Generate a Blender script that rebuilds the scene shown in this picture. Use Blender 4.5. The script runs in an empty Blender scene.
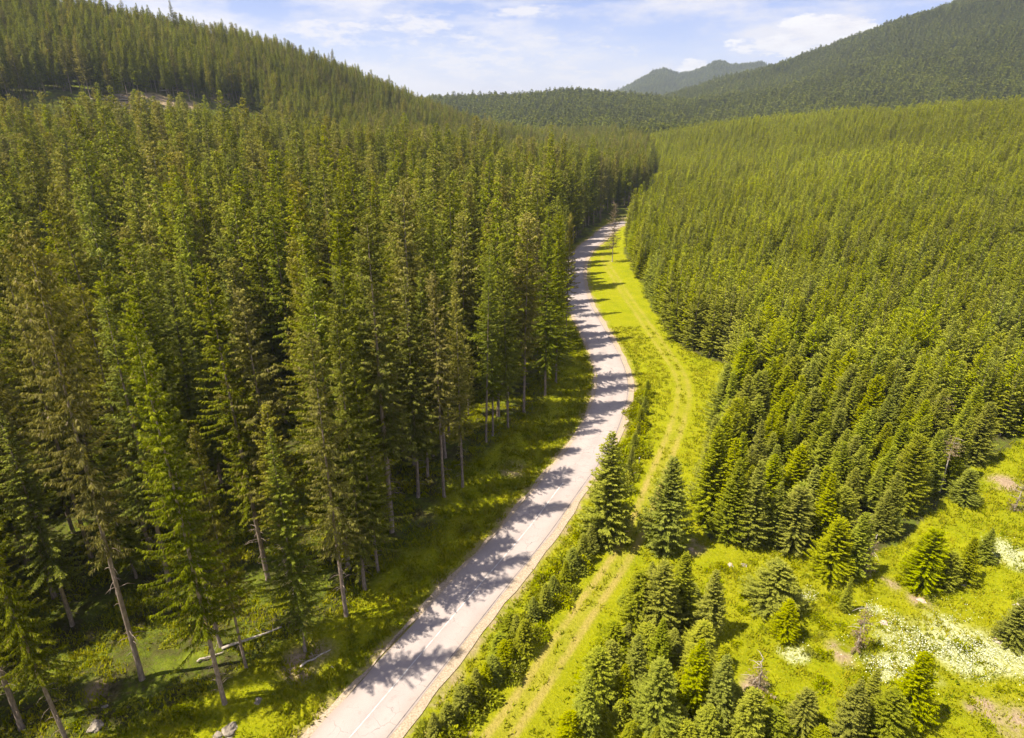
import bpy, math
import numpy as np

# ------------------------------------------------------------------ basics
S = bpy.context.scene
C = S.collection
RNG = np.random.default_rng(11)
CAM_H, F, CX, CY = 44.0, 640.0, 512.0, 369.0
PITCH = math.radians(22.5)
CP, SP = math.cos(PITCH), math.sin(PITCH)


def smooth(a, b, x):
    t = np.clip((x - a) / (b - a), 0, 1)
    return t * t * (3 - 2 * t)


def flat_spot(u, v, z=0.0):
    """ground point that the photograph shows at pixel (u, v)"""
    x, y = (u - CX) / F, (CY - v) / F
    dy, dz = y * SP + CP, y * CP - SP
    t = (z - CAM_H) / dz
    return x * t, dy * t


def height_from_top(y_world, v_top):
    q = (CY - v_top) / F
    return CAM_H + y_world * (q * CP - SP) / (CP + q * SP)


def project(x, y, z):
    d = y * CP - (z - CAM_H) * SP
    up = y * SP + (z - CAM_H) * CP
    d = np.where(d < 0.1, 0.1, d)
    return CX + F * x / d, CY - F * up / d, d


# value noise -----------------------------------------------------------
_NT = np.random.default_rng(5).random((256, 256))


def vnoise(x, y):
    xi, yi = np.floor(x).astype(int), np.floor(y).astype(int)
    fx, fy = x - xi, y - yi
    fx, fy = fx * fx * (3 - 2 * fx), fy * fy * (3 - 2 * fy)
    g = lambda i, j: _NT[i & 255, j & 255]
    return ((g(xi, yi) * (1 - fx) + g(xi + 1, yi) * fx) * (1 - fy)
            + (g(xi, yi + 1) * (1 - fx) + g(xi + 1, yi + 1) * fx) * fy) - 0.5


def fbm(x, y, s, o=4):
    r, a = 0, 1.0
    for k in range(o):
        r = r + a * vnoise(x / s + 17.3 * k, y / s + 9.1 * k)
        a *= .5
        s *= .5
    return r


# ------------------------------------------------------------------ plan of the place
EDGE_PX = [(372, 775), (401, 738), (435, 693), (487, 626), (528, 572), (555, 540), (586, 492), (607, 464),
           (620, 441), (629, 415), (634, 392), (632, 375), (622, 352), (606, 325), (592, 300), (586, 276),
           (589, 258), (598, 247), (609, 238), (625, 225)]
EDGE = [flat_spot(u, v) for u, v in EDGE_PX]
EDGE = [(EDGE[0][0] - 22, EDGE[0][1] - 38)] + EDGE + [(66, 278), (100, 304), (150, 335)]
EDGE = np.array(EDGE)


def spline(pts, step):
    """Catmull-Rom through pts, resampled evenly"""
    P = np.vstack([2 * pts[0] - pts[1], pts, 2 * pts[-1] - pts[-2]])
    out = []
    for i in range(1, len(P) - 2):
        p0, p1, p2, p3 = P[i - 1:i + 3]
        n = max(4, int(np.linalg.norm(p2 - p1) / step * 2))
        t = np.linspace(0, 1, n, endpoint=False)[:, None]
        out.append(.5 * (2 * p1 + (p2 - p0) * t + (2 * p0 - 5 * p1 + 4 * p2 - p3) * t ** 2
                         + (3 * p1 - p0 - 3 * p2 + p3) * t ** 3))
    Q = np.vstack(out + [pts[-1:]])
    s = np.r_[0, np.cumsum(np.linalg.norm(np.diff(Q, axis=0), axis=1))]
    m = np.arange(0, s[-1], step)
    Q = np.c_[np.interp(m, s, Q[:, 0]), np.interp(m, s, Q[:, 1])]
    return Q


def blur(Q, n):
    for _ in range(n):
        Q = np.vstack([Q[:1], (Q[:-2] + 2 * Q[1:-1] + Q[2:]) / 4, Q[-1:]])
    return Q


EDGE_S = blur(spline(EDGE, 1.0), 30)
TAN = np.gradient(EDGE_S, axis=0)
TAN /= np.linalg.norm(TAN, axis=1)[:, None]
NOR = np.c_[-TAN[:, 1], TAN[:, 0]]            # to the left of travel
ROAD_C = EDGE_S + NOR * 3.2
RY = np.maximum.accumulate(ROAD_C[:, 1])


def road_x(y):
    return np.interp(y, RY, ROAD_C[:, 0])


def dist_poly(x, y, P):
    """distance to a polyline P, and signed side (+ left)"""
    best = np.full(x.shape, 1e9)
    side = np.zeros(x.shape)
    for (ax, ay), (bx, by) in zip(P[:-1], P[1:]):
        dx, dy = bx - ax, by - ay
        t = np.clip(((x - ax) * dx + (y - ay) * dy) / (dx * dx + dy * dy), 0, 1)
        px, py = x - ax - t * dx, y - ay - t * dy
        d = np.hypot(px, py)
        m = d < best
        best = np.where(m, d, best)
        side = np.where(m, np.sign(dx * py - dy * px), side)
    return best, side


CTRL = np.array([
    (-60, 0, 1), (-40, 0, 0), (-15, 34, 0), (5, 60, 0), (18, 110, 0), (18, 150, 0), (22, 200, 0), (44, 253, 0),
    (66, 278, 0), (100, 304, 2), (150, 335, 6), (94, 446, 0), (35, 500, -2), (50, 400, 0),
    (-30, 39, .6), (-60, 30, 2), (-45, 60, 2), (-25, 100, 2.5), (-20, 150, 3), (-10, 200, 3), (5, 250, 4), (30, 300, 4),
    (-100, 60, 5), (-80, 110, 4), (-70, 170, 6), (-60, 240, 9), (-150, 100, 9), (-110, 190, 9),
    (-135, 234, 20), (-100, 300, 19), (-150, 260, 26), (-165, 286, 41), (-125, 310, 30), (-239, 357, 74), (-142, 480, 58),
    (-86, 543, 34), (-25, 600, 9), (30, 650, 0), (-50, 440, 12), (-10, 450, 3), (-230, 230, 36), (-350, 300, 82), (-300, 120, 28), (-330, 500, 50),
    (-230, 620, 30), (-120, 700, 10), (-200, 0, 12), (-120, -80, 6), (0, -80, 1), (100, -60, 3),
    (60, 60, 1), (60, 110, 1), (100, 80, 4), (100, 150, 4), (60, 200, 2), (150, 120, 7), (200, 200, 14), (120, 260, 8),
    (294, 404, 31), (228, 467, 26), (109, 540, 6), (160, 500, 17), (200, 330, 17), (340, 340, 33), (300, 500, 20), (200, 620, 8),
    (400, 200, 30), (350, 60, 20), (500, 500, 25), (450, 350, 34)], float)


def _rbf_fit():
    P = CTRL[:, :2] / 100
    d = np.linalg.norm(P[:, None] - P[None], axis=2)
    K = d ** 3 + np.eye(len(P)) * 0.01
    A = np.c_[np.ones(len(P)), P]
    M = np.block([[K, A], [A.T, np.zeros((3, 3))]])
    return np.linalg.solve(M, np.r_[CTRL[:, 2], 0, 0, 0])


_W = _rbf_fit()


def rbf(x, y):
    n = len(CTRL)
    r = _W[n] + _W[n + 1] * x / 100 + _W[n + 2] * y / 100
    for k in range(n):
        r = r + _W[k] * (((x - CTRL[k, 0]) / 100) ** 2 + ((y - CTRL[k, 1]) / 100) ** 2) ** 1.5
    return r


def crest_table(px, r, tree):
    th, h = [], []
    for u, v in px:
        x, y = (u - CX) / F, (CY - v) / F
        dy, dz = y * SP + CP, y * CP - SP
        th.append(math.atan2(x, dy))
        h.append(CAM_H + dz / math.hypot(x, dy) * r - tree)
    return np.array(th), np.array(h)


T0 = crest_table([(300, 100), (380, 100), (450, 99), (480, 98), (520, 97), (545, 95), (570, 92), (600, 95), (640, 98), (700, 104), (760, 112), (900, 130)], 1250, 15)
T1 = crest_table([(560, 135), (620, 112), (660, 99), (700, 88), (730, 80), (760, 74), (790, 64), (815, 54), (850, 41), (880, 30), (900, 22), (930, 14), (960, 3), (1000, -8), (1024, -14), (1100, -30), (1200, -40)], 1900, 16)
T2 = crest_table([(560, 108), (600, 98), (620, 90), (640, 80), (655, 72), (663, 70), (678, 75), (692, 73), (706, 68), (714, 63), (722, 62), (730, 66), (745, 65), (760, 63), (775, 65), (790, 62), (830, 60), (900, 70)], 3600, 18)


def terrain(x, y):
    x, y = np.asarray(x, float), np.asarray(y, float)
    r = np.hypot(x, y)
    th = np.arctan2(x, y)
    k = np.where(r > 800, 800 / np.maximum(r, 1), 1)
    near = np.clip(rbf(x * k, y * k), -1, 80)
    near = near + fbm(x, y, 60, 3) * smooth(60, 160, r) * 3 + fbm(x, y, 9, 3) * .5
    far_base = 4 + fbm(x, y, 400, 3) * 14
    b = smooth(620, 900, r)
    z = near * (1 - b) + far_base * b
    rough = fbm(x, y, 260, 5)
    for (tt, hh), rc, r0, amp in ((T0, 1250, 760, 12), (T1, 1900, 620, 60), (T2, 3600, 2300, 90)):
        H = np.interp(th, tt, hh, left=0, right=hh[-1] * .8)
        H = H * smooth(-.5, -.28, th) if rc == 1250 else H
        up = smooth(r0, rc, r) ** 1.15
        down = 1 - .75 * smooth(rc, rc * 1.45, r)
        edge = np.clip(np.abs(r - rc) / (rc * .25), 0, 1)
        zz = H * up * down + rough * amp * up * edge
        z = np.maximum(z, zz)
    # the road bed
    ry = np.interp(y, [260, 340, 440], [0, 5, 12])
    dx = np.abs(x - road_x(y))
    m = (y < 352) & (y > -60) & (dx < 60)
    if np.any(m):
        d = np.full(x.shape, 99.0)
        dd, _ = dist_poly(x[m], y[m], ROAD_C[::3])
        d[m] = dd
        w = smooth(4.6, 14, d)
        z = (ry - .04) * (1 - w) + z * w
    return z


def tz(x, y):
    return float(terrain(np.array([x]), np.array([y]))[0])


def spot(u, v):
    z = 0.0
    for _ in range(12):
        x, y = flat_spot(u, v, z)
        z = .5 * z + .5 * tz(x, y)
    return x, y, z


# region outlines in the world -----------------------------------------
# foot of the big forest, left of the road
LB = np.array([flat_spot(u, v) for u, v in [(60, 790), (150, 725), (225, 697), (300, 652), (345, 610), (385, 570), (435, 520), (470, 489),
                                            (510, 445), (545, 398), (563, 352), (560, 312), (557, 285), (566, 258), (584, 238), (606, 221), (618, 212)]])
LB_y, LB_x = np.r_[-60, 0, LB[:, 1], 300, 446, 600], np.r_[-75, -52, LB[:, 0], 60, 96, 113]


def left_edge(y):
    return np.interp(y, LB_y, LB_x)


# plantation right of the meadow: front line
PL = [flat_spot(u, v) for u, v in [(617, 250), (626, 272), (645, 310), (664, 343), (695, 358), (716, 366), (714, 392), (703, 430), (694, 462),
                                   (676, 500), (684, 540), (720, 546), (770, 548), (800, 548), (835, 560), (880, 545), (905, 520), (935, 490), (960, 470), (1000, 450), (1060, 436), (1200, 425)]]
PL = np.array(PL) + np.array([2.3, 0.0])
PLANT = np.vstack([PL, [(260, 90), (420, 150), (420, 480), (330, 700), (112, 640), (100, 446), (66, 300), (52, 275)]])


def inside(x, y, P):
    r = np.zeros(x.shape, bool)
    n = len(P)
    for i in range(n):
        (ax, ay), (bx, by) = P[i], P[(i + 1) % n]
        c = (ay > y) != (by > y)
        with np.errstate(divide='ignore', invalid='ignore'):
            xx = (bx - ax) * (y - ay) / (by - ay) + ax
        r ^= c & (x < xx)
    return r


TRACK = blur(spline(np.array([flat_spot(u, v) for u, v in [(440, 800), (500, 738), (545, 670), (585, 610), (620, 560), (641, 520), (655, 480), (668, 450), (680, 415), (684, 392),
                                            (680, 374), (664, 350), (645, 322), (628, 298), (614, 276), (606, 262), (606, 252)]]), 1.5), 6)
FLOWERS = [(930, 640, 62, 27), (905, 665, 38, 18), (960, 655, 40, 22), (878, 668, 20, 16), (806, 598, 17, 13), (873, 611, 11, 6), (1000, 660, 30, 20), (1005, 560, 18, 14), (795, 655, 14, 10)]

# ------------------------------------------------------------------ materials
def new_mat(name):
    m = bpy.data.materials.new(name)
    m.use_nodes = True
    nt = m.node_tree
    nt.nodes.clear()
    out = nt.nodes.new('ShaderNodeOutputMaterial')
    return m, nt, out


def N(nt, t, **kw):
    n = nt.nodes.new(t)
    for k, v in kw.items():
        if k in n.inputs:
            n.inputs[k].default_value = v
        else:
            setattr(n, k, v)
    return n


def L(nt, a, b):
    nt.links.new(a, b)


def noise(nt, vec, scale, detail=4, rough=.6):
    n = N(nt, 'ShaderNodeTexNoise', Scale=scale, Detail=detail, Roughness=rough)
    if vec is not None:
        L(nt, vec, n.inputs['Vector'])
    return n.outputs['Fac']


def ramp(nt, fac, stops):
    r = nt.nodes.new('ShaderNodeValToRGB')
    e = r.color_ramp.elements
    while len(e) < len(stops):
        e.new(.5)
    for i, (p, c) in enumerate(stops):
        e[i].position = p
        e[i].color = (*c, 1)
    L(nt, fac, r.inputs[0])
    return r.outputs[0]


def framp(nt, fac, a, b):
    r = N(nt, 'ShaderNodeMapRange')
    r.inputs['From Min'].default_value = a
    r.inputs['From Max'].default_value = b
    L(nt, fac, r.inputs['Value'])
    return r.outputs[0]


def mix(nt, fac, a, b, mode='MIX'):
    m = nt.nodes.new('ShaderNodeMix')
    m.data_type = 'RGBA'
    m.blend_type = mode
    for s, v in ((m.inputs[0], fac), (m.inputs[6], a), (m.inputs[7], b)):
        if isinstance(v, (int, float)):
            s.default_value = v
        elif isinstance(v, tuple):
            s.default_value = (*v, 1)
        else:
            L(nt, v, s)
    return m.outputs[2]


def math_(nt, op, a, b=0.0):
    m = nt.nodes.new('ShaderNodeMath')
    m.operation = op
    for s, v in ((m.inputs[0], a), (m.inputs[1], b)):
        if isinstance(v, (int, float)):
            s.default_value = v
        else:
            L(nt, v, s)
    return m.outputs[0]


def foliage(name, dark, light, tip, trans=.3, dry=None, hue=.016):
    m, nt, out = new_mat(name)
    tc = nt.nodes.new('ShaderNodeTexCoord')
    oi = nt.nodes.new('ShaderNodeObjectInfo')
    at = N(nt, 'ShaderNodeAttribute', attribute_name='tip')
    a2 = N(nt, 'ShaderNodeAttribute', attribute_name='rnd')
    n1 = noise(nt, tc.outputs['Object'], .9, 3)
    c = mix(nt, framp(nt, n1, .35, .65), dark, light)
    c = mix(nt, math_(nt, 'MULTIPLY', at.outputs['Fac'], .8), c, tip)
    if dry:
        c = mix(nt, framp(nt, a2.outputs['Fac'], .86, 1.0), c, dry)
    hs = nt.nodes.new('ShaderNodeHueSaturation')
    L(nt, c, hs.inputs['Color'])
    L(nt, math_(nt, 'ADD', math_(nt, 'MULTIPLY', oi.outputs['Random'], hue), .5 - hue * .6), hs.inputs['Hue'])
    v = math_(nt, 'ADD', math_(nt, 'MULTIPLY', a2.outputs['Fac'], .5), .75)
    v2 = math_(nt, 'ADD', math_(nt, 'MULTIPLY', math_(nt, 'FRACT', math_(nt, 'MULTIPLY', oi.outputs['Random'], 7.31)), .28), .87)
    st = noise(nt, oi.outputs['Location'], .011, 4, .6)             # stands of paler and darker trees
    v3 = math_(nt, 'ADD', math_(nt, 'MULTIPLY', framp(nt, st, .3, .7), .5), .76)
    L(nt, math_(nt, 'MULTIPLY', math_(nt, 'MULTIPLY', v, v2), v3), hs.inputs['Value'])
    L(nt, math_(nt, 'ADD', math_(nt, 'MULTIPLY', math_(nt, 'FRACT', math_(nt, 'MULTIPLY', oi.outputs['Random'], 3.7)), .2), .92), hs.inputs['Saturation'])
    d = N(nt, 'ShaderNodeBsdfDiffuse')
    t = N(nt, 'ShaderNodeBsdfTranslucent')
    L(nt, hs.outputs[0], d.inputs[0])
    L(nt, mix(nt, 1.0, hs.outputs[0], (1.2, 1.15, .5), 'MULTIPLY'), t.inputs[0])
    s = N(nt, 'ShaderNodeMixShader')
    s.inputs[0].default_value = trans
    L(nt, d.outputs[0], s.inputs[1])
    L(nt, t.outputs[0], s.inputs[2])
    L(nt, s.outputs[0], out.inputs[0])
    return m


def simple(name, stops, scale=3, detail=5, rough=.9, stretch=None, bump=0.0, coord='Object'):
    m, nt, out = new_mat(name)
    tc = nt.nodes.new('ShaderNodeTexCoord')
    vec = tc.outputs[coord]
    if stretch:
        mp = N(nt, 'ShaderNodeMapping')
        mp.inputs['Scale'].default_value = stretch
        L(nt, vec, mp.inputs[0])
        vec = mp.outputs[0]
    n = noise(nt, vec, scale, detail)
    c = ramp(nt, n, stops)
    b = N(nt, 'ShaderNodeBsdfPrincipled', Roughness=rough)
    b.inputs['Specular IOR Level'].default_value = .2
    L(nt, c, b.inputs['Base Color'])
    if bump:
        bp = N(nt, 'ShaderNodeBump', Strength=bump, Distance=.05)
        L(nt, n, bp.inputs['Height'])
        L(nt, bp.outputs[0], b.inputs['Normal'])
    L(nt, b.outputs[0], out.inputs[0])
    return m


M = {}
M['mature'] = foliage('mature spruce needles', (.088, .112, .012), (.185, .212, .021), (.32, .335, .040), .28, (.16, .12, .06))
M['lichen'] = foliage('lichen hung spruce needles', (.13, .13, .022), (.23, .22, .040), (.34, .31, .065), .28, (.22, .18, .11))
M['young'] = foliage('young spruce needles', (.140, .168, .015), (.240, .272, .024), (.39, .40, .040), .32)
M['far'] = foliage('far spruce needles', (.075, .10, .012), (.14, .165, .020), (.21, .22, .030), .15)
M['dry'] = foliage('dry spruce twigs', (.17, .12, .075), (.26, .20, .12), (.3, .25, .15), .1)
M['bush'] = foliage('bush leaves', (.17, .20, .005), (.28, .31, .008), (.40, .41, .015), .35)
M['bark'] = simple('spruce bark', [(.3, (.13, .095, .075)), (.55, (.27, .21, .175)), (.75, (.40, .34, .29))], 6, 6, .95, (1, 1, .35), .6)
M['deadwood'] = simple('weathered dead wood', [(.3, (.26, .21, .17)), (.6, (.48, .42, .36)), (.8, (.6, .55, .48))], 5, 5, .9, (1, 1, .3), .5)
M['cutwood'] = simple('fresh cut wood', [(.3, (.42, .29, .18)), (.7, (.62, .45, .30))], 8)
M['rock'] = simple('limestone rock', [(.3, (.13, .11, .09)), (.55, (.27, .23, .19)), (.75, (.42, .37, .31))], 3, 7, .9, None, .8)
M['white_paint'] = simple('worn white paint', [(.3, (.55, .54, .52)), (.6, (.8, .8, .78))], 8)
M['black_paint'] = simple('black band paint', [(.3, (.02, .02, .02)), (.7, (.05, .05, .05))], 8)
M['petals'] = simple('white flower heads', [(.3, (.50, .53, .30)), (.6, (.72, .73, .58))], 2)


def make_grass_blades():
    m, nt, out = new_mat('meadow grass blades')
    g = nt.nodes.new('ShaderNodeNewGeometry')
    at = N(nt, 'ShaderNodeAttribute', attribute_name='rnd')
    n1 = noise(nt, g.outputs['Position'], .12, 4)
    c = ramp(nt, n1, [(.3, (.15, .19, .003)), (.5, (.235, .25, .004)), (.7, (.33, .315, .006))])
    c = mix(nt, framp(nt, at.outputs['Fac'], .35, 1), c, (.36, .33, .015))
    c = mix(nt, framp(nt, at.outputs['Fac'], .3, 0), c, (.11, .16, .004))
    d = N(nt, 'ShaderNodeBsdfDiffuse')
    t = N(nt, 'ShaderNodeBsdfTranslucent')
    L(nt, c, d.inputs[0]); L(nt, c, t.inputs[0])
    s = N(nt, 'ShaderNodeMixShader'); s.inputs[0].default_value = .35
    L(nt, d.outputs[0], s.inputs[1]); L(nt, t.outputs[0], s.inputs[2]); L(nt, s.outputs[0], out.inputs[0])
    return m


M['blades'] = make_grass_blades()


def make_ground():
    m, nt, out = new_mat('ground')
    g = nt.nodes.new('ShaderNodeNewGeometry')
    P = g.outputs['Position']
    A = lambda n: N(nt, 'ShaderNodeAttribute', attribute_name=n).outputs['Fac']
    n_big, n_mid, n_fine = noise(nt, P, .045, 5), noise(nt, P, .35, 6, .65), noise(nt, P, 3.2, 6, .7)
    grass = ramp(nt, n_mid, [(.28, (.125, .16, .003)), (.46, (.22, .24, .004)), (.58, (.29, .285, .006)), (.74, (.35, .32, .015))])
    grass = mix(nt, framp(nt, n_big, .40, .68), grass, (.30, .27, .012))
    grass = mix(nt, .55, grass, ramp(nt, n_fine, [(.25, (.11, .14, .003)), (.5, (.24, .26, .004)), (.75, (.42, .40, .02))]))
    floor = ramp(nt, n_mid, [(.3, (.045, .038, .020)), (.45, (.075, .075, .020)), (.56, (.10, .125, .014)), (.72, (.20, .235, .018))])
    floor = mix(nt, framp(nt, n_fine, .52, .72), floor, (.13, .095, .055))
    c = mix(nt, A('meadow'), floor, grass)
    dirt = ramp(nt, n_fine, [(.3, (.26, .18, .11)), (.7, (.46, .35, .24))])
    tk = math_(nt, 'MULTIPLY', A('track'), framp(nt, n_mid, .25, .5))
    c = mix(nt, tk, c, ramp(nt, n_fine, [(.3, (.29, .235, .045)), (.6, (.40, .31, .09)), (.8, (.50, .40, .18))]))
    c = mix(nt, math_(nt, 'MULTIPLY', A('dirt'), framp(nt, n_mid, .38, .55)), c, dirt)
    fl = math_(nt, 'MULTIPLY', A('flower'), framp(nt, n_fine, .34, .56))
    c = mix(nt, math_(nt, 'MULTIPLY', fl, .8), c, (.55, .56, .33))
    b = N(nt, 'ShaderNodeBsdfPrincipled', Roughness=1.0)
    b.inputs['Specular IOR Level'].default_value = .05
    L(nt, c, b.inputs['Base Color'])
    bp = N(nt, 'ShaderNodeBump', Strength=.9, Distance=.35)
    L(nt, n_fine, bp.inputs['Height']); L(nt, bp.outputs[0], b.inputs['Normal'])
    L(nt, b.outputs[0], out.inputs[0])
    return m


M['ground'] = make_ground()


def make_asphalt():
    m, nt, out = new_mat('bleached asphalt')
    g = nt.nodes.new('ShaderNodeNewGeometry')
    P = g.outputs['Position']
    ac = N(nt, 'ShaderNodeAttribute', attribute_name='across').outputs['Fac']
    n1, n2, n3 = noise(nt, P, .25, 5), noise(nt, P, 14, 4, .8), noise(nt, P, 1.3, 6, .7)
    c = ramp(nt, n1, [(.3, (.29, .245, .235)), (.7, (.38, .325, .31))])
    c = mix(nt, framp(nt, n2, .5, .9), c, (.22, .20, .20))
    # wheel lanes polished paler, cracks and sealed patches darker
    w = math_(nt, 'ABSOLUTE', math_(nt, 'SINE', math_(nt, 'MULTIPLY', ac, 6.283)))
    c = mix(nt, math_(nt, 'MULTIPLY', w, .35), c, (.41, .355, .34))
    v = N(nt, 'ShaderNodeTexVoronoi', feature='DISTANCE_TO_EDGE', Scale=.55)
    wv = nt.nodes.new('ShaderNodeVectorMath'); wv.operation = 'ADD'
    nz = N(nt, 'ShaderNodeTexNoise', Scale=1.2, Detail=5.0); L(nt, P, nz.inputs['Vector'])
    L(nt, P, wv.inputs[0]); L(nt, nz.outputs['Color'], wv.inputs[1]); L(nt, wv.outputs[0], v.inputs['Vector'])
    cr = math_(nt, 'MULTIPLY', framp(nt, v.outputs['Distance'], .018, .0), framp(nt, n1, .45, .6))
    c = mix(nt, math_(nt, 'MULTIPLY', cr, .8), c, (.14, .12, .12))
    c = mix(nt, math_(nt, 'MULTIPLY', framp(nt, n3, .56, .66), .55), c, (.27, .23, .22))
    c = mix(nt, math_(nt, 'MULTIPLY', math_(nt, 'POWER', math_(nt, 'ABSOLUTE', math_(nt, 'SUBTRACT', math_(nt, 'MULTIPLY', ac, 2.0), 1.0)), 5.0), .5), c, (.30, .24, .19))
    b = N(nt, 'ShaderNodeBsdfPrincipled', Roughness=.85)
    b.inputs['Specular IOR Level'].default_value = .3
    L(nt, c, b.inputs['Base Color'])
    bp = N(nt, 'ShaderNodeBump', Strength=.3, Distance=.02); L(nt, n2, bp.inputs['Height']); L(nt, bp.outputs[0], b.inputs['Normal'])
    L(nt, b.outputs[0], out.inputs[0])
    return m


M['asphalt'] = make_asphalt()
M['gravel'] = simple('sandy gravel', [(.3, (.22, .17, .115)), (.55, (.38, .30, .22)), (.75, (.48, .40, .32))], 7, 7, .95, None, .6)
M['seam'] = simple('dark joint tar', [(.35, (.10, .085, .09)), (.7, (.22, .19, .19))], 2)
M['line'] = simple('worn centre line paint', [(.4, (.40, .37, .36)), (.62, (.60, .58, .57))], 1.5)

# ------------------------------------------------------------------ mesh helpers
def mesh_from(name, verts, faces, mats, attrs=None, mat_idx=None, smooth_=False):
    me = bpy.data.meshes.new(name)
    verts = np.asarray(verts, np.float32)
    me.vertices.add(len(verts))
    me.vertices.foreach_set('co', verts.ravel())
    faces = [np.asarray(f, np.int32) for f in faces if len(f)]        # list of (n,k) arrays
    if faces:
        loops = np.concatenate([f.ravel() for f in faces])
        tot = np.concatenate([np.full(len(f), f.shape[1], np.int32) for f in faces])
        st = np.r_[0, np.cumsum(tot)[:-1]].astype(np.int32)
        me.loops.add(len(loops)); me.loops.foreach_set('vertex_index', loops)
        me.polygons.add(len(tot)); me.polygons.foreach_set('loop_start', st)
        try:
            me.polygons.foreach_set('loop_total', tot)
        except Exception:
            pass
        if mat_idx is not None:
            me.polygons.foreach_set('material_index', np.asarray(mat_idx, np.int32))
        if smooth_:
            me.polygons.foreach_set('use_smooth', np.ones(len(tot), bool))
    for k, (ty, arr) in (attrs or {}).items():
        a = me.attributes.new(k, ty, 'POINT')
        arr = np.asarray(arr, np.int32 if ty == 'INT' else np.float32)
        a.data.foreach_set('vector' if ty == 'FLOAT_VECTOR' else 'value', arr.ravel())
    for m in mats:
        me.materials.append(m)
    me.update(calc_edges=True)
    return me


def link(name, me, parent=None):
    o = bpy.data.objects.new(name, me)
    C.objects.link(o)
    if parent is not None:
        o.parent = parent
    return o


def tag(o, label=None, cat=None, group=None, kind=None):
    if label: o['label'] = label
    if cat: o['category'] = cat
    if group: o['group'] = group
    if kind: o['kind'] = kind
    return o


def tube(points, radii, sides=8):
    """closed tapered tube along points -> verts, quads, cap polys"""
    P = np.asarray(points, float); n = len(P)
    T = np.gradient(P, axis=0); T /= np.linalg.norm(T, axis=1)[:, None] + 1e-9
    ref = np.where(np.abs(T[:, 2:3]) > .9, np.array([[1., 0, 0]]), np.array([[0, 0, 1.]]))
    U = np.cross(T, ref); U /= np.linalg.norm(U, axis=1)[:, None]
    V = np.cross(T, U)
    a = np.arange(sides) / sides * 2 * math.pi
    R = np.asarray(radii, float)[:, None, None]
    vs = P[:, None] + R * (np.cos(a)[None, :, None] * U[:, None] + np.sin(a)[None, :, None] * V[:, None])
    vs = vs.reshape(-1, 3)
    i = np.arange(n - 1)[:, None] * sides; j = np.arange(sides)[None]; k = (j + 1) % sides
    q = np.stack([i + j, i + k, i + sides + k, i + sides + j], -1).reshape(-1, 4)
    return vs, q, [np.arange(sides)[None, ::-1], np.arange(sides)[None] + (n - 1) * sides]


class Bag:
    """collects tubes and kites into one mesh"""
    def __init__(s): s.v, s.q, s.caps, s.n = [], [], [], 0

    def tube(s, pts, rad, sides=8):
        v, q, c = tube(pts, rad, sides)
        s.v.append(v); s.q.append(q + s.n)
        s.caps += [x + s.n for x in c]
        s.n += len(v)

    def mesh(s, name, mat, sm=True):
        V = np.vstack(s.v)
        by = {}
        for c in s.caps: by.setdefault(c.shape[1], []).append(c)
        return mesh_from(name, V, [np.vstack(s.q)] + [np.vstack(b) for b in by.values()], [mat], smooth_=sm)


# ------------------------------------------------------------------ trees
def kites(p0, d, ln, w, rng, flat=.5, sag=.12):
    """one leaf-spray quad per row; flat = how level the sprays lie"""
    n = len(p0)
    d = d / (np.linalg.norm(d, axis=1)[:, None] + 1e-9)
    up = rng.normal(0, 1, (n, 3)) * (1 - flat) + np.array([0, 0, 1.]) * flat * 1.6
    s = np.cross(d, up); s /= np.linalg.norm(s, axis=1)[:, None] + 1e-9
    mid = p0 + d * (ln * .5)[:, None]
    mid[:, 2] += ln * sag * .3
    tip = p0 + d * ln[:, None]; tip[:, 2] -= ln * sag
    W = (w * .5)[:, None] * s
    return np.stack([p0, mid + W, tip, mid - W], 1)


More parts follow.
